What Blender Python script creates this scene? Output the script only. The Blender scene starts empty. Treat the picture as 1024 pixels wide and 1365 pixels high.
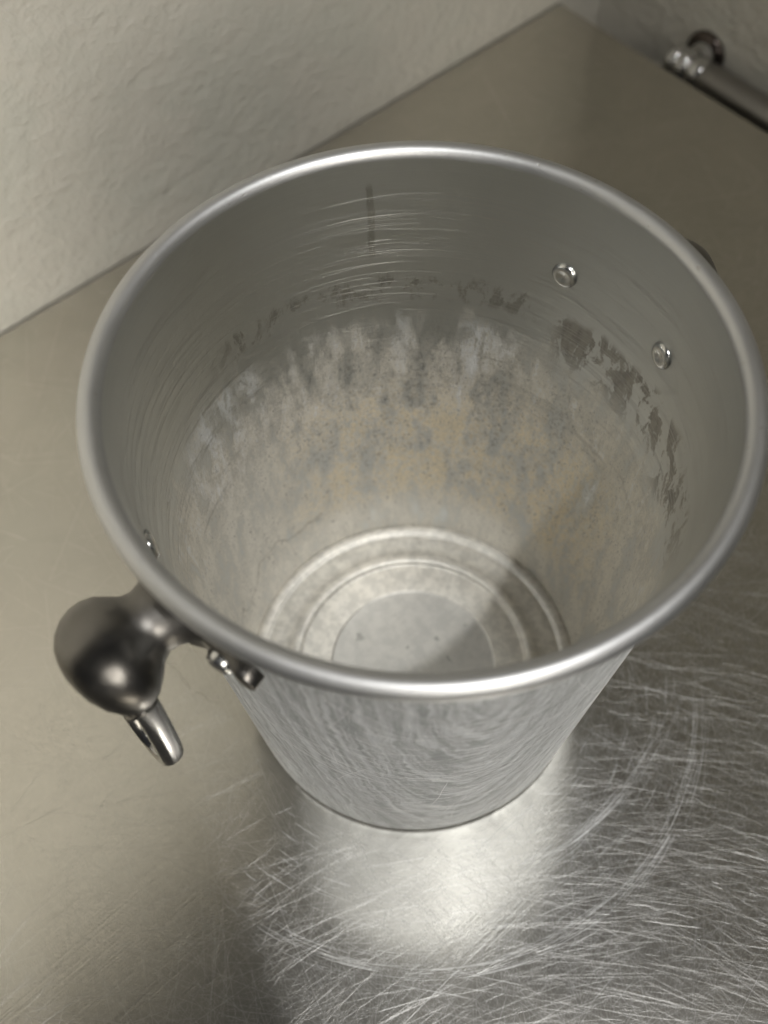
import bpy, bmesh, math, random
from mathutils import Vector, Matrix

random.seed(11)
PI = math.pi
S = bpy.context.scene
C = S.collection

# ------------------------------------------------------------------ camera
cam_d = bpy.data.cameras.new("camera")
cam = bpy.data.objects.new("camera", cam_d)
C.objects.link(cam)
RIGHT = Vector((0.7515033, -0.6596315, -0.0113614))
UP = Vector((0.5697151, 0.6401872, 0.5153495))
FWD = Vector((0.3326673, 0.3937596, -0.8569048))
CAM = Vector((-0.1418709, -0.1487697, 0.4895850))
cam.matrix_world = Matrix((
    (RIGHT.x, UP.x, -FWD.x, CAM.x),
    (RIGHT.y, UP.y, -FWD.y, CAM.y),
    (RIGHT.z, UP.z, -FWD.z, CAM.z),
    (0, 0, 0, 1)))
cam_d.sensor_fit = 'HORIZONTAL'
cam_d.sensor_width = 36.0
cam_d.lens = 1433.461 / 1024 * 36.0
cam_d.clip_start = 0.01
cam_d.clip_end = 50
cam_d.dof.use_dof = True
cam_d.dof.focus_distance = 0.40
cam_d.dof.aperture_fstop = 9.5
S.camera = cam

# ------------------------------------------------------------------ world, lamps, exposure
w = bpy.data.worlds.new("World")
S.world = w
w.use_nodes = True
w.node_tree.nodes["Background"].inputs[0].default_value = (0.92, 0.95, 1.0, 1)
w.node_tree.nodes["Background"].inputs[1].default_value = 0.04
S.view_settings.view_transform = 'Standard'
S.view_settings.look = 'None'
S.view_settings.exposure = 0.17
S.view_settings.gamma = 1.0

LAMP = Vector((-0.21, -1.0, 2.40))
ld = bpy.data.lights.new("ceiling_spot", 'SPOT')
ld.energy = 136
ld.color = (1.0, 0.985, 0.955)
ld.shadow_soft_size = 0.035
ld.spot_size = math.radians(53)
ld.spot_blend = 1.0
lo = bpy.data.objects.new("ceiling_spot", ld)
C.objects.link(lo)
lo.location = LAMP
lo.rotation_euler = (Vector((-0.50, 0.04, 0.0)) - LAMP).to_track_quat('-Z', 'Y').to_euler()

ad = bpy.data.lights.new("added_wall_fill", 'AREA')  # invented fill with no known source, brightens the left end of the wall
ad.energy = 3.7
ad.color = (1.0, 0.95, 0.86)
ad.shape = 'DISK'
ad.size = 1.3
ad.spread = math.radians(48)
ao = bpy.data.objects.new("added_wall_fill", ad)
C.objects.link(ao)
ao.location = (-0.95, -1.35, 1.25)
ao.rotation_euler = (Vector((-0.52, 0.32, 0.55)) - ao.location).to_track_quat('-Z', 'Y').to_euler()

S.cycles.use_denoising = True
S.cycles.denoiser = 'OPENIMAGEDENOISE'
S.cycles.denoising_input_passes = 'RGB_ALBEDO_NORMAL'
S.cycles.caustics_reflective = True
S.cycles.blur_glossy = 0.15
S.cycles.sample_clamp_indirect = 15.0
S.cycles.max_bounces = 8

# ------------------------------------------------------------------ helpers
def obj(name, bm, mat, parent=None, smooth=True):
    me = bpy.data.meshes.new(name)
    bm.to_mesh(me)
    bm.free()
    if smooth:
        for p in me.polygons:
            p.use_smooth = True
    if mat:
        me.materials.append(mat)
    o = bpy.data.objects.new(name, me)
    C.objects.link(o)
    if parent:
        o.parent = parent
    return o

def thing(name, label, cat, loc=(0, 0, 0), group=None):
    o = bpy.data.objects.new(name, None)
    C.objects.link(o)
    o.location = loc
    o.empty_display_size = 0.02
    o['label'] = label
    o['category'] = cat
    if group:
        o['group'] = group
    return o

def lathe(bm, prof, n=128, closed=False, mtx=None):
    """revolve (r, z) points about z; zero radii collapse to one vertex"""
    rings = []
    for r, z in prof:
        if r < 1e-7:
            rings.append([bm.verts.new((0, 0, z))])
        else:
            rings.append([bm.verts.new((r * math.cos(2 * PI * i / n), r * math.sin(2 * PI * i / n), z)) for i in range(n)])
    pairs = list(zip(rings, rings[1:]))
    if closed:
        pairs.append((rings[-1], rings[0]))
    for a, b in pairs:
        for i in range(n):
            j = (i + 1) % n
            if len(a) == 1 and len(b) == 1:
                continue
            if len(a) == 1:
                bm.faces.new((a[0], b[j], b[i]))
            elif len(b) == 1:
                bm.faces.new((a[i], a[j], b[0]))
            else:
                bm.faces.new((a[i], a[j], b[j], b[i]))
    if mtx is not None:
        vs = [v for ring in rings for v in ring]
        bmesh.ops.transform(bm, matrix=mtx, verts=vs)
    bmesh.ops.recalc_face_normals(bm, faces=bm.faces)
    return bm

def arc(cx, cz, r, a0, a1, n):
    return [(cx + r * math.cos(math.radians(a0 + (a1 - a0) * i / n)),
             cz + r * math.sin(math.radians(a0 + (a1 - a0) * i / n))) for i in range(n + 1)]

def tube(bm, pts, rad, n=12, cap=True):
    pts = [Vector(p) for p in pts]
    rads = rad if isinstance(rad, (list, tuple)) else [rad] * len(pts)
    rings = []
    ref = Vector((0, 0, 1))
    for i, p in enumerate(pts):
        t = (pts[min(i + 1, len(pts) - 1)] - pts[max(i - 1, 0)]).normalized()
        if i == 0:
            if abs(t.dot(ref)) > 0.9:
                ref = Vector((1, 0, 0))
            u = t.cross(ref).normalized()
        else:
            u = (u - t * u.dot(t)).normalized()
        v = t.cross(u)
        rings.append([bm.verts.new(p + (u * math.cos(2 * PI * k / n) + v * math.sin(2 * PI * k / n)) * rads[i]) for k in range(n)])
    for a, b in zip(rings, rings[1:]):
        for k in range(n):
            bm.faces.new((a[k], a[(k + 1) % n], b[(k + 1) % n], b[k]))
    if cap:
        bm.faces.new(rings[0][::-1])
        bm.faces.new(rings[-1])
    return bm

class N:
    """small node-graph builder"""
    def __init__(self, name):
        self.m = bpy.data.materials.new(name)
        self.m.use_nodes = True
        self.t = self.m.node_tree
        self.b = self.t.nodes["Principled BSDF"]
    def n(self, typ, **kw):
        nd = self.t.nodes.new(typ)
        for k, v in kw.items():
            setattr(nd, k, v)
        return nd
    def link(self, a, b):
        self.t.links.new(a, b)
    def val(self, sock, v):
        if isinstance(v, (int, float)):
            sock.default_value = v
        elif isinstance(v, (tuple, list)):
            sock.default_value = (*v, 1) if len(v) == 3 and len(sock.default_value) == 4 else v
        else:
            self.link(v, sock)
    def math(self, op, a, b=0.0, c=0.0, clamp=False):
        nd = self.n('ShaderNodeMath', operation=op, use_clamp=clamp)
        for i, x in enumerate((a, b, c)):
            self.val(nd.inputs[i], x)
        return nd.outputs[0]
    def add(self, a, b): return self.math('ADD', a, b)
    def mul(self, a, b): return self.math('MULTIPLY', a, b)
    def sub(self, a, b): return self.math('SUBTRACT', a, b)
    def sstep(self, x, lo, hi):
        nd = self.n('ShaderNodeMapRange', interpolation_type='SMOOTHSTEP')
        self.val(nd.inputs[0], x)
        self.val(nd.inputs[1], lo)
        self.val(nd.inputs[2], hi)
        return nd.outputs[0]
    def band(self, x, a, b, c, d):
        return self.mul(self.sstep(x, a, b), self.sub(1.0, self.sstep(x, c, d)))
    def coord(self):
        return self.n('ShaderNodeTexCoord').outputs['Object']
    def mapping(self, vec, scale=(1, 1, 1), rot=(0, 0, 0), loc=(0, 0, 0)):
        nd = self.n('ShaderNodeMapping')
        self.link(vec, nd.inputs[0])
        nd.inputs[1].default_value = loc
        nd.inputs[2].default_value = rot
        nd.inputs[3].default_value = scale
        return nd.outputs[0]
    def noise(self, vec, scale, detail=3.0, rough=0.55, dist=0.0):
        nd = self.n('ShaderNodeTexNoise')
        self.link(vec, nd.inputs['Vector'])
        nd.inputs['Scale'].default_value = scale
        nd.inputs['Detail'].default_value = detail
        nd.inputs['Roughness'].default_value = rough
        nd.inputs['Distortion'].default_value = dist
        return nd.outputs[0]
    def mixc(self, f, a, b):
        nd = self.n('ShaderNodeMix', data_type='RGBA')
        self.val(nd.inputs[0], f)
        self.val(nd.inputs[6], a)
        self.val(nd.inputs[7], b)
        return nd.outputs[2]
    def mixf(self, f, a, b):
        nd = self.n('ShaderNodeMix', data_type='FLOAT')
        self.val(nd.inputs[0], f)
        self.val(nd.inputs[2], a)
        self.val(nd.inputs[3], b)
        return nd.outputs[0]
    def bump(self, h, dist, strength=1.0, normal=None):
        nd = self.n('ShaderNodeBump')
        nd.inputs['Strength'].default_value = strength
        nd.inputs['Distance'].default_value = dist
        self.link(h, nd.inputs['Height'])
        if normal is not None:
            self.link(normal, nd.inputs['Normal'])
        return nd.outputs[0]
    def set(self, **kw):
        names = dict(color='Base Color', metal='Metallic', rough='Roughness', normal='Normal',
                     aniso='Anisotropic', arot='Anisotropic Rotation', spec='Specular IOR Level',
                     tint='Specular Tint', tangent='Tangent')
        for k, v in kw.items():
            self.val(self.b.inputs[names[k]], v)
        return self.m

# ------------------------------------------------------------------ materials
def mat_wall():
    g = N("painted plaster")
    co = g.coord()
    big = g.noise(co, 3.0, 3)
    col = g.mixc(big, (0.575, 0.55, 0.485), (0.63, 0.605, 0.54))
    patch = g.sstep(g.noise(co, 11.0, 4, 0.6), 0.45, 0.62)
    col = g.mixc(g.mul(patch, 0.35), col, (0.52, 0.53, 0.47))
    h = g.add(g.noise(co, 210.0, 4, 0.6), g.mul(g.noise(co, 70.0, 3, 0.5, 0.6), 1.4))
    return g.set(color=col, rough=0.62, normal=g.bump(h, 0.0015, 0.95), spec=0.35)

def mat_table():
    g = N("scratched stainless steel")
    co = g.coord()
    h = None
    for i in range(6):
        a = math.radians(i * 30 + 9 * math.sin(i * 5.1))
        wob = g.mapping(co, (14, 900, 1), (0, 0, a), (i * 3.7, i * 1.3, 0))
        x = g.noise(wob, 1.0 + 0.17 * i, 3, 0.7)
        h = x if h is None else g.add(h, x)
    smear = g.noise(co, 14.0, 4, 0.6, 0.4)
    blot = g.noise(co, 55.0, 3, 0.6)
    col = g.mixc(smear, (0.575, 0.552, 0.495), (0.635, 0.612, 0.555))
    nrm = g.bump(h, 0.0003, 0.07)
    g.set(color=col, metal=1.0, rough=g.add(g.mixf(smear, 0.045, 0.075), g.mul(blot, 0.015)), normal=nrm)
    haze = g.n('ShaderNodeBsdfPrincipled')
    g.val(haze.inputs['Base Color'], col)
    g.val(haze.inputs['Metallic'], 1.0)
    g.val(haze.inputs['Roughness'], g.mixf(blot, 0.26, 0.36))
    g.link(nrm, haze.inputs['Normal'])
    mx = g.n('ShaderNodeMixShader')
    g.val(mx.inputs[0], g.mixf(smear, 0.26, 0.46))
    g.link(g.b.outputs[0], mx.inputs[1])
    g.link(haze.outputs[0], mx.inputs[2])
    g.link(mx.outputs[0], g.t.nodes['Material Output'].inputs[0])
    return g.m

def simple_metal(name, col, rough, nscale=0, nstr=0.1):
    g = N(name)
    if nscale:
        co = g.coord()
        x = g.noise(co, nscale, 4, 0.6)
        g.set(rough=g.mixf(x, rough * 0.75, rough * 1.3), color=g.mixc(x, tuple(c * 0.9 for c in col), tuple(min(1, c * 1.08) for c in col)),
              normal=g.bump(g.noise(co, nscale * 6, 2), 0.0002, nstr))
    else:
        g.set(color=col, rough=rough)
    return g.set(metal=1.0)

AZ0 = math.radians(46)      # the side of the bucket away from the camera
def cyl(g, AZ0=AZ0):
    co = g.coord()
    sp = g.n('ShaderNodeSeparateXYZ')
    g.link(co, sp.inputs[0])
    x, y, z = sp.outputs
    f = g.add(g.mul(x, math.cos(AZ0)), g.mul(y, math.sin(AZ0)))
    s = g.add(g.mul(x, -math.sin(AZ0)), g.mul(y, math.cos(AZ0)))
    az = g.mul(g.math('ARCTAN2', s, f), 180 / PI)
    return co, az, z

def mat_outer():
    g = N("polished aluminium outside")
    co, az, z = cyl(g, math.radians(226))
    turn = g.noise(g.mapping(co, (6, 6, 900)), 1.0, 2)
    sm = g.noise(co, 30.0, 4, 0.6)
    wob = g.noise(co, 55.0, 3, 0.6)
    wob2 = g.noise(g.mapping(co, loc=(3, 3, 3)), 260.0, 2, 0.6)
    # scratch glints painted in: hairlines curl about the spot where the lamp would glint
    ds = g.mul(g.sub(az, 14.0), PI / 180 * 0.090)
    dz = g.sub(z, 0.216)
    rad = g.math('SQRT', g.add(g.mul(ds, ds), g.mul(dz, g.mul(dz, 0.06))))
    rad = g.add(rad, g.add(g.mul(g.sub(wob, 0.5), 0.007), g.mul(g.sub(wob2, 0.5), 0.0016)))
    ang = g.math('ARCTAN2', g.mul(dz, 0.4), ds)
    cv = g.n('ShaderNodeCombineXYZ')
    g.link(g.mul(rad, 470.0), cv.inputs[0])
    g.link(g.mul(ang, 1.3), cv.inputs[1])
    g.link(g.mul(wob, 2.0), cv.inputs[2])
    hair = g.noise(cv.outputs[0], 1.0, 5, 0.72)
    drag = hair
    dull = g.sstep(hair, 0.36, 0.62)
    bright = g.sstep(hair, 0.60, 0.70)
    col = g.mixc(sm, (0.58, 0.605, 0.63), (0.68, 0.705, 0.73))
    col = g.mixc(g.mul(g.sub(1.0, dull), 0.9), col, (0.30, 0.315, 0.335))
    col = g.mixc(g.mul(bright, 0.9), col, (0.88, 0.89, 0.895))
    h = g.add(g.mul(turn, 0.4), hair)
    tg = g.n('ShaderNodeTangent', direction_type='RADIAL', axis='Z')
    nrm = g.bump(h, 0.0004, 0.30)
    g.set(color=col, metal=1.0, rough=g.mixf(sm, 0.62, 0.70), normal=nrm, aniso=0.84, tangent=tg.outputs[0])
    gl = g.n('ShaderNodeBsdfPrincipled')
    g.val(gl.inputs['Base Color'], col)
    gl.inputs['Metallic'].default_value = 1.0
    g.val(gl.inputs['Roughness'], g.mixf(sm, 0.30, 0.40))
    g.link(nrm, gl.inputs['Normal'])
    mx = g.n('ShaderNodeMixShader')
    g.val(mx.inputs[0], g.mixf(hair, 0.01, 0.07))
    g.link(g.b.outputs[0], mx.inputs[1])
    g.link(gl.outputs[0], mx.inputs[2])
    g.link(mx.outputs[0], g.t.nodes['Material Output'].inputs[0])
    return g.m

def mat_rim():
    g = N("rolled aluminium edge")
    co = g.coord()
    sm = g.noise(co, 900.0, 3, 0.6)
    big = g.noise(co, 40.0, 3)
    nick = g.sstep(g.noise(g.mapping(co, loc=(5, 2, 1)), 260.0, 3, 0.6), 0.66, 0.74)
    sm = g.sub(g.add(sm, g.mul(big, 3.0)), g.mul(nick, 2.5))
    return g.set(color=g.mixc(nick, g.mixc(big, (0.56, 0.565, 0.57), (0.64, 0.645, 0.65)), (0.5, 0.49, 0.47)), metal=1.0,
                 rough=g.mixf(big, 0.42, 0.52), normal=g.bump(sm, 0.0002, 0.25))

def mat_inner():
    g = N("stained aluminium inside")
    co, az, z = cyl(g)
    big = g.noise(g.mapping(co, (1, 1, 0.6)), 34.0, 5, 0.62, 0.4)
    strk = g.noise(g.mapping(co, (1, 1, 0.22), loc=(2, 5, 1)), 210.0, 5, 0.7, 0.15)
    patch = g.noise(g.mapping(co, (1, 1, 0.45), loc=(3, 1, 7)), 70.0, 6, 0.7, 0.3)
    fine = g.noise(g.mapping(co, (1, 1, 0.55)), 720.0, 5, 0.75)
    speck = g.noise(g.mapping(co, loc=(7, 2, 4)), 480.0, 6, 0.75, 0.2)
    turn = g.noise(g.mapping(co, (5, 5, 1300)), 1.0, 3, 0.65)
    wav = g.noise(co, 26.0, 3)
    f0 = g.sub(fine, 0.5)
    s0 = g.sub(strk, 0.5)
    p0 = g.sub(patch, 0.5)
    w0 = g.sub(wav, 0.5)
    # dull film below the water line, ragged along its top
    lvl = g.add(0.158, g.add(g.add(g.mul(p0, 0.06), g.mul(s0, 0.035)), g.mul(w0, 0.03)))
    film = g.sub(1.0, g.sstep(g.sub(z, lvl), -0.034, 0.004))
    film = g.mul(film, g.sstep(g.add(patch, g.mul(s0, 0.6)), 0.22, 0.52))
    deep = g.sub(1.0, g.sstep(g.add(z, g.mul(w0, 0.03)), 0.060, 0.150))
    # pale mineral scum streaks below the water line
    sz = g.add(z, g.add(g.mul(p0, 0.05), g.mul(s0, 0.03)))
    sz = g.add(sz, g.mul(f0, 0.012))
    scum = g.mul(g.band(sz, 0.095, 0.145, 0.154, 0.159), g.band(g.add(az, g.mul(p0, 60)), -30, -8, 70, 90))
    scum = g.mul(scum, g.sstep(g.add(patch, g.add(g.mul(s0, 1.2), g.mul(f0, 0.8))), 0.44, 0.60))
    # tan deposit, freckled
    tan = g.mul(g.band(z, 0.020, 0.045, 0.090, 0.130), g.band(az, -90, -50, 22, 60))
    sp0 = g.sub(speck, 0.5)
    tan = g.mul(tan, g.sstep(g.add(g.mul(p0, 1.3), g.add(g.mul(sp0, 1.5), g.mul(s0, 0.5))), -0.12, 0.16))
    dspk = g.mul(g.band(z, 0.030, 0.055, 0.120, 0.160), g.band(az, -100, -60, 25, 55))
    dspk = g.mul(dspk, g.sstep(g.add(speck, g.add(g.mul(p0, -0.5), g.mul(f0, 0.4))), 0.53, 0.68))
    # wet-looking dark stains along the water line
    edge = g.noise(g.mapping(co, (1, 1, 0.6), loc=(9, 4, 2)), 95.0, 6, 0.66, 0.6)
    dz = g.sub(z, g.add(0.167, g.mul(w0, 0.03)))
    wline = g.mul(g.band(dz, -0.028, -0.008, 0.006, 0.011), g.band(az, -112, -92, -37, -31))
    wline = g.mul(wline, g.sstep(g.add(edge, g.add(g.mul(f0, 0.2), g.mul(s0, 0.25))), 0.48, 0.55))
    wl2 = g.mul(g.band(g.add(z, g.mul(s0, 0.012)), 0.161, 0.165, 0.172, 0.176), g.band(az, -31, -24, 50, 62))
    wl2 = g.mul(wl2, g.sstep(g.add(edge, g.mul(f0, 0.3)), 0.50, 0.60))
    drip = g.mul(g.band(g.add(az, g.mul(s0, 2.2)), 11.9, 12.3, 13.3, 13.8), g.band(z, 0.184, 0.188, 0.216, 0.220))
    drip = g.mul(drip, g.sstep(g.add(fine, g.mul(s0, 0.5)), 0.28, 0.50))
    lflk = g.mul(g.band(az, 88, 95, 122, 135), g.mul(g.band(z, 0.10, 0.125, 0.165, 0.175), g.sstep(edge, 0.62, 0.66)))
    dark = g.math('MAXIMUM', g.math('MAXIMUM', wline, g.mul(wl2, 0.85)), g.math('MAXIMUM', g.mul(drip, 0.75), g.mul(lflk, 0.8)))
    # dry tide marks low down
    tl = g.add(0.034, g.add(g.mul(w0, 0.06), g.mul(p0, 0.012)))
    tide = g.mul(g.band(g.sub(z, tl), -0.0010, -0.0002, 0.0001, 0.0012), g.band(az, 28, 45, 110, 130))

    col = g.mixc(big, (0.59, 0.61, 0.61), (0.67, 0.69, 0.69))
    col = g.mixc(g.mul(turn, 0.35), col, (0.50, 0.50, 0.48))
    col = g.mixc(g.mul(film, 0.8), col, g.mixc(g.sstep(g.add(patch, g.add(g.mul(f0, 0.9), g.mul(s0, 0.5))), 0.36, 0.62), (0.60, 0.57, 0.505), (0.83, 0.79, 0.71)))
    col = g.mixc(g.mul(tan, 0.95), col, g.mixc(g.sstep(g.add(fine, g.mul(sp0, 0.6)), 0.38, 0.60), (0.66, 0.59, 0.46), (0.88, 0.765, 0.56)))
    cols_ = g.sstep(g.noise(g.mapping(co, (1, 1, 0.06), loc=(4, 8, 3)), 46.0, 3, 0.6), 0.36, 0.60)
    scum = g.mul(scum, cols_)
    col = g.mixc(g.mul(scum, 0.65), col, (0.66, 0.69, 0.72))
    col = g.mixc(g.mul(film, g.sstep(g.add(fine, g.mul(s0, 0.4)), 0.55, 0.66)), col, (0.38, 0.365, 0.34))
    chalk = g.mul(g.mul(film, g.band(z, 0.085, 0.115, 0.150, 0.168)), g.sstep(g.add(strk, g.add(g.mul(f0, 0.7), g.mul(p0, 0.5))), 0.60, 0.68))
    col = g.mixc(g.mul(chalk, 0.75), col, (0.86, 0.87, 0.87))
    col = g.mixc(g.mul(dspk, 0.62), col, (0.30, 0.30, 0.29))
    col = g.mixc(g.mul(dark, 0.70), col, g.mixc(g.sstep(g.add(strk, g.mul(f0, 0.6)), 0.35, 0.65), (0.15, 0.132, 0.11), (0.30, 0.275, 0.24)))
    col = g.mixc(g.mul(tide, 0.5), col, (0.25, 0.22, 0.18))
    rough = g.mixf(film, g.mixf(turn, 0.25, 0.40), 0.52)
    rough = g.mixf(dark, rough, 0.42)
    metal = g.sub(1.0, g.mul(film, g.mixf(deep, 0.22, 0.92)))
    metal = g.sub(metal, g.mul(scum, 0.40))
    metal = g.sub(metal, g.mul(tan, 0.20))
    h = g.add(g.mul(turn, 0.5), g.mul(fine, g.mul(film, 1.2)))
    return g.set(color=col, metal=g.math('MAXIMUM', metal, 0.2), rough=rough, normal=g.bump(h, 0.0003, 0.35))

def mat_floor():
    g = N("dull aluminium floor")
    co = g.coord()
    sp = g.n('ShaderNodeSeparateXYZ')
    g.link(co, sp.inputs[0])
    r = g.math('SQRT', g.add(g.mul(sp.outputs[0], sp.outputs[0]), g.mul(sp.outputs[1], sp.outputs[1])))
    a = g.noise(co, 170.0, 5, 0.7)
    b = g.noise(co, 30.0, 4, 0.6)
    core = g.sub(1.0, g.sstep(r, 0.0390, 0.0398))
    mid = g.mul(g.sub(1.0, core), g.sub(1.0, g.sstep(r, 0.0540, 0.0546)))
    col = g.mixc(g.sstep(a, 0.38, 0.62), (0.50, 0.50, 0.485), (0.72, 0.71, 0.675))
    col = g.mixc(g.mul(b, 0.5), col, (0.60, 0.55, 0.46))
    col = g.mixc(g.mul(core, 0.55), col, (0.40, 0.402, 0.395))
    pit = g.sstep(g.noise(co, 95.0, 3, 0.5), 0.69, 0.74)
    col = g.mixc(g.mul(pit, 0.6), col, (0.22, 0.22, 0.21))
    return g.set(color=col, metal=0.50, rough=g.mixf(a, 0.42, 0.56), normal=g.bump(a, 0.0004, 0.3))

def mat_knob():
    g = N("dark polished casting")
    co = g.coord()
    a = g.noise(co, 60.0, 4, 0.6)
    rub = g.noise(g.mapping(co, (1, 3, 1)), 160.0, 4, 0.7)
    up = g.sstep(g.noise(co, 36.0, 4, 0.6), 0.45, 0.65)
    col = g.mixc(a, (0.145, 0.137, 0.126), (0.24, 0.232, 0.22))
    rough = g.add(g.mixf(up, 0.27, 0.44), g.mul(rub, 0.06))
    return g.set(color=col, metal=1.0, rough=rough, normal=g.bump(g.noise(co, 120.0, 3), 0.0004, 0.12))

M_wall = mat_wall()
M_table = mat_table()
M_scr = simple_metal("scratch", (0.64, 0.635, 0.62), 0.33)
g = N('painted glint scratch')
M_scr2 = g.set(color=(0.95, 0.96, 0.97), metal=0.0, rough=0.35)  # near-white diffuse colour painted in for glints and reflected light
M_outer = mat_outer()
M_rim = mat_rim()
M_inner = mat_inner()
M_floor = mat_floor()
M_knob = mat_knob()
M_ring = simple_metal("ring metal", (0.40, 0.395, 0.39), 0.18, 90, 0.2)
M_rivet = simple_metal("rivet metal", (0.66, 0.66, 0.65), 0.22, 300, 0.2)
M_chrome = simple_metal("chrome", (0.60, 0.60, 0.60), 0.12)
M_flange = simple_metal('darkened chrome', (0.12, 0.10, 0.09), 0.22)  # chrome flange; its dark reflection of the room is put into the colour
M_tube = simple_metal("satin rail tube", (0.34, 0.33, 0.32), 0.32, 120, 0.1)
g = N("lint")
M_lint = g.set(color=(0.7, 0.68, 0.62), rough=0.8)
g = N("seal")
M_seal = g.set(color=(0.24, 0.225, 0.20), rough=0.7)

# ------------------------------------------------------------------ walls and worktop
D1, D2 = 0.3207, 0.4364          # left wall plane y = D1, worktop ends at x = D2
XW = D2 + 0.048                  # right wall plane, a hand's width behind the end of the worktop
def slab(x0, y0, z0, x1, y1, z1, bev=0.0):
    bm = bmesh.new()
    bmesh.ops.create_cube(bm, size=1.0)
    for v in bm.verts:
        v.co = Vector(((x0 + x1) / 2 + v.co.x * (x1 - x0), (y0 + y1) / 2 + v.co.y * (y1 - y0), (z0 + z1) / 2 + v.co.z * (z1 - z0)))
    if bev:
        bmesh.ops.bevel(bm, geom=bm.edges[:], offset=bev, segments=2, affect='EDGES')
    return bm

o = obj('wall_left', slab(-1.6, D1, -0.9, XW + 0.12, D1 + 0.12, 1.75), M_wall, smooth=False)
o['kind'] = 'structure'
o = obj('wall_right', slab(XW, -1.3, -0.9, XW + 0.12, D1 - 0.0005, 1.75), M_wall, smooth=False)
o['kind'] = 'structure'

worktop = thing('steel_worktop', 'scratched stainless steel worktop that the ice bucket stands on', 'worktop')
obj('top_sheet', slab(-1.2, -0.42, -0.03, D2, D1 - 0.0012, 0.0, 0.0012), M_table, worktop, smooth=False)
bm = bmesh.new()
tube(bm, [(-1.2, D1 - 0.0006, 0.0002), (D2 - 0.001, D1 - 0.0006, 0.0002)], 0.00035, 8)
obj('wall_seal', bm, M_seal, worktop)

# ------------------------------------------------------------------ scratches: thin raised burrs with a rounded cross-section
def burr(bm, pts, nrm, wd, ht):
    """pts: list of Vectors on the surface, nrm: matching normals"""
    rows = []
    m = len(pts) - 1
    for i, p in enumerate(pts):
        t = (pts[min(i + 1, m)] - pts[max(i - 1, 0)]).normalized()
        s = nrm[i].cross(t).normalized()
        k = max(0.12, min(1.0, 2.2 * math.sin(PI * (i + 0.15) / (m + 0.3))))
        rows.append((bm.verts.new(p - s * wd * k), bm.verts.new(p + nrm[i] * ht * k), bm.verts.new(p + s * wd * k)))
    for a, b in zip(rows, rows[1:]):
        bm.faces.new((a[0], a[1], b[1], b[0]))
        bm.faces.new((a[1], a[2], b[2], b[1]))

ZUP = Vector((0, 0, 1))
def table_scratches():
    bm = bmesh.new()
    R = random.Random(5)
    count = 0
    while count < 26000:
        x = R.uniform(-0.36, 0.43)
        y = R.uniform(-0.32, 0.31)
        rr = math.hypot(x, y)
        if rr < 0.082:
            continue
        # most worn in front of the bucket and to its right
        dens = math.exp(-((x - 0.0) ** 2 / 0.05 + (y + 0.13) ** 2 / 0.020))
        dens = max(dens, 0.10 if (x > 0 and y < 0.1) else 0.025)
        if R.random() > dens:
            continue
        a = R.uniform(0, PI)
        L = R.choice((0.005, 0.008, 0.012, 0.02, 0.035, 0.055)) * R.uniform(0.6, 1.5)
        if R.random() < 0.04:
            L *= 2.2
        curv = R.gauss(0, 1.1)
        n = max(4, int(L / 0.004))
        p = Vector((x, y, 0.00003))
        pts = []
        for i in range(n + 1):
            pts.append(p.copy())
            p = p + Vector((math.cos(a), math.sin(a), 0)) * (L / n)
            a += curv * L / n + R.gauss(0, 0.0015)
        if any(math.hypot(q.x, q.y) < 0.081 or q.y > D1 - 0.004 or q.x > D2 - 0.006 for q in pts):
            continue
        wd = 0.000008 + 0.000026 * R.random() ** 1.8
        if R.random() < 0.04:
            wd *= 2.2
        burr(bm, pts, [ZUP] * len(pts), wd, wd * R.uniform(0.30, 0.5))
        count += 1
    o = obj('scratches', bm, M_scr, worktop)
    o['kind'] = 'stuff'
    # scratches, plus painted arcs of lamp light thrown down by the bucket wall
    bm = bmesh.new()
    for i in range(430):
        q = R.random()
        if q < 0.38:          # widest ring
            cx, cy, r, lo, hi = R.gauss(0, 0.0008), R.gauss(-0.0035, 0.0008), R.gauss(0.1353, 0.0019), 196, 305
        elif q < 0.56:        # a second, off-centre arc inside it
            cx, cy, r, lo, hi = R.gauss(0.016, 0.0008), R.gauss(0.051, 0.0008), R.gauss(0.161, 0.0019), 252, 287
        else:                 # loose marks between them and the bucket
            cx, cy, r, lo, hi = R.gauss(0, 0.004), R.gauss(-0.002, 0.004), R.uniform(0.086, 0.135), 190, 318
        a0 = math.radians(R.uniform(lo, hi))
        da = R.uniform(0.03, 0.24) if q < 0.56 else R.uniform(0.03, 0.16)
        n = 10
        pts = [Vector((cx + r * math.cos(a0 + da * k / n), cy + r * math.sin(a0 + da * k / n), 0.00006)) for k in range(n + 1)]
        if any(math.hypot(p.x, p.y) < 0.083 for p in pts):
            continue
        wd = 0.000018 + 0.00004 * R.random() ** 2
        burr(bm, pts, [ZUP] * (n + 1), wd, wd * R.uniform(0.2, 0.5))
    o = obj('light_arcs_and_scratches', bm, M_scr2, worktop)
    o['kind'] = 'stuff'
table_scratches()

# ------------------------------------------------------------------ ice bucket
H = 0.2280
RO, RT = 0.105, 0.0038
R_TOP_IN = RO - 2 * RT
WALL = 0.0010
def r_in(z):  return 0.0776 + (R_TOP_IN - 0.0776) * z / H
def r_out(z): return r_in(z) + WALL

bucket = thing('ice_bucket', 'empty aluminium ice bucket with a stained inside and two dark knob handles', 'ice bucket')

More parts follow.
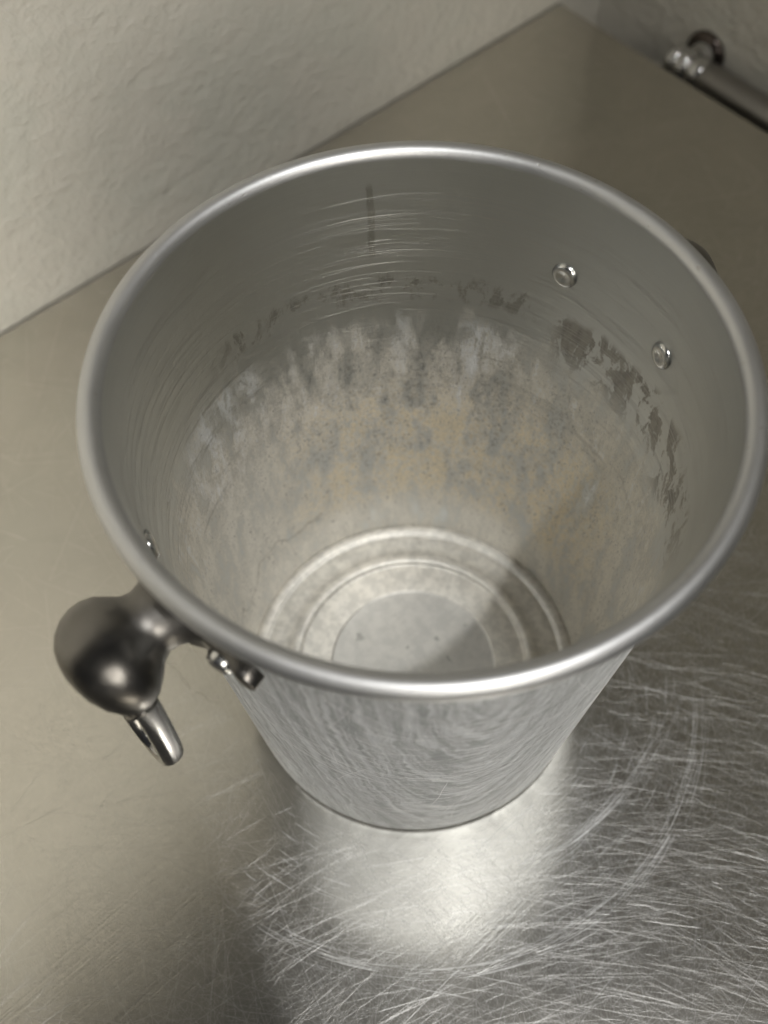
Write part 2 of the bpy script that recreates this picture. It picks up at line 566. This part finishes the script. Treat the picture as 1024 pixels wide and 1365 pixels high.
bm = bmesh.new()
prof = [(0.070, 0.0012), (0.0735, 0.0002), (0.0752, 0.0)] + arc(r_out(0.0042) - 0.0036, 0.0036, 0.0036, -75, 0, 5)
prof += [(r_out(z_), z_) for z_ in [0.0042 + 0.0050 * i for i in range(41)]]
for gz in (0.2085, 0.2117, 0.2150):          # three turned lines under the rim
    prof += [(r_out(gz - 0.0006), gz - 0.0006), (r_out(gz) - 0.00022, gz - 0.0001), (r_out(gz) - 0.00022, gz + 0.0001), (r_out(gz + 0.0006), gz + 0.0006)]
prof += [(r_out(0.2180), 0.2180), (r_out(0.2225), 0.2225)]
lathe(bm, prof, 192)
obj('outer_wall', bm, M_outer, bucket)

bm = bmesh.new()
prof = [(r_in(0.0046 + (H - 0.0046) * i / 50), 0.0046 + (H - 0.0046) * i / 50) for i in range(51)]
lathe(bm, prof, 192)
inner = obj('inner_wall', bm, M_inner, bucket)

bm = bmesh.new()
lathe(bm, arc(RO - RT, H - 0.0, RT, 0, 345, 23), 256, closed=True)
obj('rim', bm, M_rim, bucket)

bm = bmesh.new()
prof = [(0.0, 0.0044), (0.0385, 0.0044), (0.0392, 0.0046), (0.0396, 0.0051), (0.0402, 0.0053), (0.0532, 0.0054), (0.0540, 0.0055),
        (0.0546, 0.0064), (0.0556, 0.0072), (0.0570, 0.0075), (0.0590, 0.0072), (0.0606, 0.0063), (0.0622, 0.0055), (0.0650, 0.0052), (0.0695, 0.0050),
        (0.0708, 0.0047), (0.0716, 0.0044), (0.0722, 0.0050), (0.0735, 0.0058), (0.0755, 0.0060), (0.0772, 0.0056), (0.0781, 0.0048), (0.07815, 0.004)]
lathe(bm, prof, 192)
obj('base_plate', bm, M_floor, bucket)

def cone_pt(az, z, out, lift):
    r = (r_out(z) + lift) if out else (r_in(z) - lift)
    return Vector((r * math.cos(az), r * math.sin(az), z))
SLOPE = math.atan((R_TOP_IN - 0.0776) / H)
def cone_n(az, out):
    s = 1 if out else -1
    return Vector((s * math.cos(az) * math.cos(SLOPE), s * math.sin(az) * math.cos(SLOPE), -s * math.sin(SLOPE)))

AZC = math.radians(240)
def wall_scratches(out, num, seed):
    bm = bmesh.new()
    R = random.Random(seed)
    for _ in range(num):
        if out:
            az = math.radians(R.uniform(165, 320))
            z = R.uniform(0.008, H - 0.014)
            L = R.choice((0.006, 0.012, 0.022, 0.04)) * R.uniform(0.6, 1.4)
            ds, dzc = (az - AZC) * 0.09, z - 0.212
            q = 1.0
            if R.random() < 0.85:      # most marks laid as painted glints curling round a spot under the rim
                a = math.atan2(dzc, ds) + PI / 2 + R.gauss(0, 0.22)
                q = 1.0 / max(0.02, math.hypot(ds, dzc))
            else:
                a = R.uniform(0, PI)
                q = 0
            wd = 0.00003 + 0.00008 * R.random() ** 1.6
            curv = q * 0.8 + R.gauss(0, 3)
            wob = 0.05
        else:
            az = math.radians(R.uniform(-70, 200))
            z = 0.10 + 0.115 * R.random() ** 0.7
            L = R.choice((0.01, 0.02, 0.04, 0.07)) * R.uniform(0.6, 1.4)
            a = R.gauss(0, 0.02) if R.random() < 0.93 else R.gauss(0, 0.3)
            wd = 0.000015 + 0.000062 * R.random() ** 1.6
            curv = R.gauss(0, 0.15)
            wob = 0.001
        n = max(4, int(L / 0.003))
        pts, nr = [], []
        for i in range(n + 1):
            if not (0.007 < z < H - 0.012):
                break
            pts.append(cone_pt(az, z, out, 0.00003))
            nr.append(cone_n(az, out))
            az += math.cos(a) * L / n / 0.09
            z += math.sin(a) * L / n
            a += curv * L / n + R.gauss(0, wob)
        if len(pts) > 3:
            burr(bm, pts, nr, wd, wd * (R.uniform(0.3, 0.5) if out else R.uniform(0.3, 0.85)))
    return bm
o = obj('outside_scratch_glints', wall_scratches(True, 1300, 3), M_scr2, bucket)
o['kind'] = 'stuff'
o = obj('inside_scratches', wall_scratches(False, 1400, 4), M_scr, bucket)
o['kind'] = 'stuff'

# rivets inside (two for each handle)
HZ = 0.1915
HAZ = math.radians(-2.5)         # direction of the handle away from the camera's left
def rivet_bm(r, h):
    bm = bmesh.new()
    prof = [(0.0, h * 0.62), (r * 0.25, h * 0.64), (r * 0.42, h * 0.9), (r * 0.62, h), (r * 0.82, h * 0.86), (r * 0.96, h * 0.5), (r, 0.0), (r, -0.001)]
    return lathe(bm, prof, 28)
def frame_at(az, z, out, lift):
    p = cone_pt(az, z, out, lift)
    n = cone_n(az, out)
    t = Vector((-math.sin(az), math.cos(az), 0))
    b = n.cross(t)
    return Matrix(((t.x, b.x, n.x, p.x), (t.y, b.y, n.y, p.y), (t.z, b.z, n.z, p.z), (0, 0, 0, 1)))
first = None
for base in (HAZ, HAZ + PI):
    for d in (-15.2, 15.2):
        if first is None:
            rv = obj('rivet', rivet_bm(0.0052, 0.0017), M_rivet, bucket)
            first = rv
        else:
            rv = first.copy()
            C.objects.link(rv)
            rv.parent = bucket
        rv.matrix_local = frame_at(base + math.radians(d), HZ, False, 0.0)

# handles: one casting (plate with two ears, neck and bulb), a ring through the bulb, two outer rivet heads
def handle_casting():
    bm = bmesh.new()
    r0 = r_out(HZ)
    # ears: a curved strap with rounded ends
    na, nz = 36, 10
    half, hh = math.radians(21.5), 0.0085
    def strap(u, v, lift):
        az = u * half
        e = max(0.0, (abs(u) - 0.72) / 0.28)
        hz = hh * (0.62 + 0.38 * (1 - min(1, abs(u) / 0.5)) ** 2) * math.sqrt(max(0.0, 1 - e ** 2.6)) + 0.0004
        z = HZ + v * hz
        lf = lift * (1 - 0.12 * abs(v) ** 6)
        r = r_out(z) + lf
        return (r * math.cos(az), r * math.sin(az), z)
    top, bot = [], []
    for i in range(na + 1):
        u = -1 + 2 * i / na
        e1 = max(0.0, min(1.0, (abs(u) - 0.66) / 0.2))
        e2 = max(0.0, min(1.0, (abs(u) - 0.25) / 0.15))
        th = 0.0030 + 0.0024 * e1 * e1 * (3 - 2 * e1) + 0.0026 * (1 - e2 * e2 * (3 - 2 * e2))
        top.append([bm.verts.new(strap(u, -1 + 2 * j / nz, th)) for j in range(nz + 1)])
        bot.append([bm.verts.new(strap(u, -1 + 2 * j / nz, 0.0001)) for j in range(nz + 1)])
    for i in range(na):
        for j in range(nz):
            bm.faces.new((top[i][j], top[i + 1][j], top[i + 1][j + 1], top[i][j + 1]))
    for i in range(na):
        for j in (0, nz):
            bm.faces.new((top[i][j], bot[i][j], bot[i + 1][j], top[i + 1][j]))
    for i in (0, na):
        for j in range(nz):
            bm.faces.new((top[i][j], top[i][j + 1], bot[i][j + 1], bot[i][j]))
    # neck and bulb, turned about the outward axis, the bulb a little taller than wide
    KP = [(0.0003, 0.0190, 0.0095, 0.002), (0.0018, 0.0168, 0.0095, 0.002), (0.004, 0.0140, 0.0097, 0.002), (0.007, 0.0118, 0.0102, 0.001),
          (0.0105, 0.0109, 0.0108, -0.0005), (0.0135, 0.0122, 0.0122, -0.0025), (0.0165, 0.0152, 0.0150, -0.0046), (0.0200, 0.0182, 0.0178, -0.0062),
          (0.0240, 0.0196, 0.0192, -0.0070), (0.0280, 0.0194, 0.0192, -0.0070), (0.0320, 0.0174, 0.0176, -0.0062), (0.0355, 0.0140, 0.0144, -0.0048),
          (0.0382, 0.0094, 0.0098, -0.003), (0.0395, 0.0046, 0.0050, -0.002)]
    n = 40
    rings = []
    for t, ry, rz, drop in KP:
        row = []
        for k in range(n):
            y_, z_ = ry * math.cos(2 * PI * k / n) - 0.0018 * min(1.0, t / 0.02), HZ + 0.002 + drop + rz * math.sin(2 * PI * k / n)
            x_ = r0 + t
            if t < 0.008:
                x_ = x_ * t / 0.008 + (1 - t / 0.008) * math.sqrt((r_out(z_) + t) ** 2 - y_ * y_)
            row.append(bm.verts.new((x_, y_, z_)))
        rings.append(row)
    for a, b in zip(rings, rings[1:]):
        for k in range(n):
            bm.faces.new((a[k], a[(k + 1) % n], b[(k + 1) % n], b[k]))
    c = bm.verts.new((r0 + 0.0400, -0.0018, HZ))
    for k in range(n):
        bm.faces.new((rings[-1][k], rings[-1][(k + 1) % n], c))
    for sy in (-1, 1):
        lip = []
        for i in range(24):
            a = 2 * PI * i / 24
            yy = 0.0118 + 0.0038 * math.sin(a)
            c0 = Vector((r0 + 0.0265 + 0.0048 * math.cos(a), sy * yy, HZ - 0.0052 - 0.0192 * math.sqrt(1 - ((sy * yy + 0.0018) / 0.0194) ** 2)))
            d = Vector((math.cos(a), sy * math.sin(a), 0))
            lip.append([bm.verts.new(c0 + d * 0.0011 * math.cos(2 * PI * k / 8) + ZUP * 0.0011 * math.sin(2 * PI * k / 8)) for k in range(8)])
        for i in range(24):
            a, b = lip[i], lip[(i + 1) % 24]
            for k in range(8):
                bm.faces.new((a[k], a[(k + 1) % 8], b[(k + 1) % 8], b[k]))
    bmesh.ops.recalc_face_normals(bm, faces=bm.faces)
    return bm

def ring_bm():
    bm = bmesh.new()
    cx, cz = r_out(HZ) + 0.0260, HZ - 0.0410
    pts, rad = [], []
    n = 40
    for i in range(n):
        a = 2 * PI * i / n
        y_ = 0.0132 * math.copysign(abs(math.cos(a)) ** 0.75, math.cos(a))
        pts.append((cx - 0.075 * y_, y_, cz + 0.0395 * math.copysign(abs(math.sin(a)) ** 0.8, math.sin(a))))
    m = 14
    rings = []
    for i, p in enumerate(pts):
        t = (Vector(pts[(i + 1) % n]) - Vector(pts[i - 1])).normalized()
        u = Vector((1, 0, 0))
        v = t.cross(u)
        rings.append([bm.verts.new(Vector(p) + u * 0.0045 * math.cos(2 * PI * k / m) + v * 0.0030 * math.sin(2 * PI * k / m)) for k in range(m)])
    for i in range(n):
        a, b = rings[i], rings[(i + 1) % n]
        for k in range(m):
            bm.faces.new((a[k], a[(k + 1) % m], b[(k + 1) % m], b[k]))
    bmesh.ops.recalc_face_normals(bm, faces=bm.faces)
    return bm

handle = obj('handle', handle_casting(), M_knob, bucket)
ring = obj('ring', ring_bm(), M_ring, handle)
heads = []
for d in (-15.2, 15.2):
    hd = obj('rivet_head', rivet_bm(0.0050, 0.0030), M_rivet, handle) if not heads else heads[0].copy()
    if heads:
        C.objects.link(hd)
        hd.parent = handle
    hd.matrix_local = frame_at(math.radians(d * 0.87), HZ, True, 0.0030)
    heads.append(hd)
handle.rotation_euler = (0, 0, HAZ + PI)
h2 = handle.copy()
C.objects.link(h2)
h2.parent = bucket
h2.rotation_euler = (0, 0, HAZ)
h2.location.z = -0.0008
for ch in (ring, *heads):
    c2 = ch.copy()
    C.objects.link(c2)
    c2.parent = h2

# ------------------------------------------------------------------ chrome rail on the right-hand wall
RX, RY, RZ = D2 + 0.024, 0.2180, -0.0100
rail = thing('wall_rail', 'chrome rail on a ribbed bracket behind the far end of the worktop', 'rail', (RX, RY, RZ))
def along(axis):
    if axis == 'y':
        return Matrix(((1, 0, 0, 0), (0, 0, -1, 0), (0, 1, 0, 0), (0, 0, 0, 1)))   # z -> -y
    return Matrix(((0, 0, 1, 0), (0, 1, 0, 0), (-1, 0, 0, 0), (0, 0, 0, 1)))       # z -> +x
bm = bmesh.new()
lathe(bm, [(0.0, 0.018), (0.0118, 0.018), (0.0122, 0.0185), (0.0122, 0.47), (0.0, 0.47)], 32, mtx=along('y'))
obj('tube', bm, M_tube, rail)
bm = bmesh.new()
lathe(bm, [(0.0, 0.0), (0.0090, 0.0), (0.0090, 0.012), (0.0105, 0.018), (0.0115, 0.0215)], 28, mtx=along('x'))
obj('post', bm, M_chrome, rail)
bm = bmesh.new()
lathe(bm, [(0.0, 0.0178), (0.011, 0.0180), (0.0150, 0.0195), (0.0160, 0.0215), (0.0160, 0.0238)], 32, mtx=along('x'))
obj('flange', bm, M_flange, rail)
for t0, t1, r in ((-0.012, -0.003, 0.0128), (-0.003, 0.006, 0.0138), (0.006, 0.0185, 0.0124)):
    bm = bmesh.new()
    h = (t1 - t0)
    prof = [(0.0, t0)] + [(r - 0.0018 + 0.0018 * math.sin(PI * i / 10) ** 0.7, t0 + h * i / 10) for i in range(11)] + [(0.0, t1)]
    lathe(bm, prof, 32, mtx=along('y'))
    obj('collar', bm, M_chrome, rail)

# ------------------------------------------------------------------ a thread of lint on the worktop
bm = bmesh.new()
A, B = Vector((-0.0905, 0.0790, 0.0005)), Vector((-0.0835, 0.0500, 0.0005))
pts = []
for i in range(25):
    t = i / 24
    p = A.lerp(B, t)
    p += Vector((0.0022 * math.sin(7 * t + 0.6) + 0.0012 * math.sin(19 * t), 0.0014 * math.cos(9 * t), 0.0003))
    pts.append(p)
tube(bm, pts, 0.00009, 6)
lint = obj('lint_thread', bm, M_lint)
lint['label'] = 'fine pale thread of lint lying on the steel beside the handle'
lint['category'] = 'lint'

# ------------------------------------------------------------------ the phone held above the bucket: it keeps the lamp off the steel at the front left
bm = bmesh.new()
PW, PH, PT, PR = 0.036, 0.078, 0.0040, 0.009
out = []
for cx_, cy_, a0 in ((PW - PR, PH - PR, 0), (-PW + PR, PH - PR, 90), (-PW + PR, -PH + PR, 180), (PW - PR, -PH + PR, 270)):
    for i in range(9):
        a = math.radians(a0 + 90 * i / 8)
        out.append((cx_ + PR * math.cos(a), cy_ + PR * math.sin(a)))
layers = []
for dz, k in ((-PT, 0.97), (-PT * 0.7, 0.992), (0, 1.0), (PT * 0.7, 0.992), (PT, 0.97)):
    layers.append([bm.verts.new((x * k, y * k, dz)) for x, y in out])
for a, b in zip(layers, layers[1:]):
    for i in range(len(out)):
        j = (i + 1) % len(out)
        bm.faces.new((a[i], a[j], b[j], b[i]))
bm.faces.new(layers[0][::-1])
bm.faces.new(layers[-1])
g = N("dark phone shell")
M_phone = g.set(color=(0.05, 0.05, 0.055), rough=0.35)
phone = thing('phone', 'dark slab phone held above the bucket that shades the steel at the front left', 'phone')
sh = obj('case', bm, M_phone, phone, smooth=False)
bm = bmesh.new()
lathe(bm, [(0.0, 0.0), (0.0075, 0.0), (0.0082, 0.0006), (0.0082, 0.0022)], 32)
g = N("lens ring")
ln = obj('lens_ring', bm, g.set(color=(0.02, 0.02, 0.022), rough=0.1), phone)
ln.location = (-0.004, 0.058, -PT - 0.0020)
ROLL = math.radians(-22)                     # the phone leans to the right at its lower end
PX, PY = RIGHT * math.cos(-ROLL) + UP * math.sin(-ROLL), UP * math.cos(-ROLL) - RIGHT * math.sin(-ROLL)
pc = CAM - FWD * 0.0125 - PX * 0.016 - PY * 0.052
ln.location = (0.016, 0.052, -PT - 0.0020)
phone.matrix_world = Matrix(((PX.x, PY.x, -FWD.x, pc.x), (PX.y, PY.y, -FWD.y, pc.y), (PX.z, PY.z, -FWD.z, pc.z), (0, 0, 0, 1)))
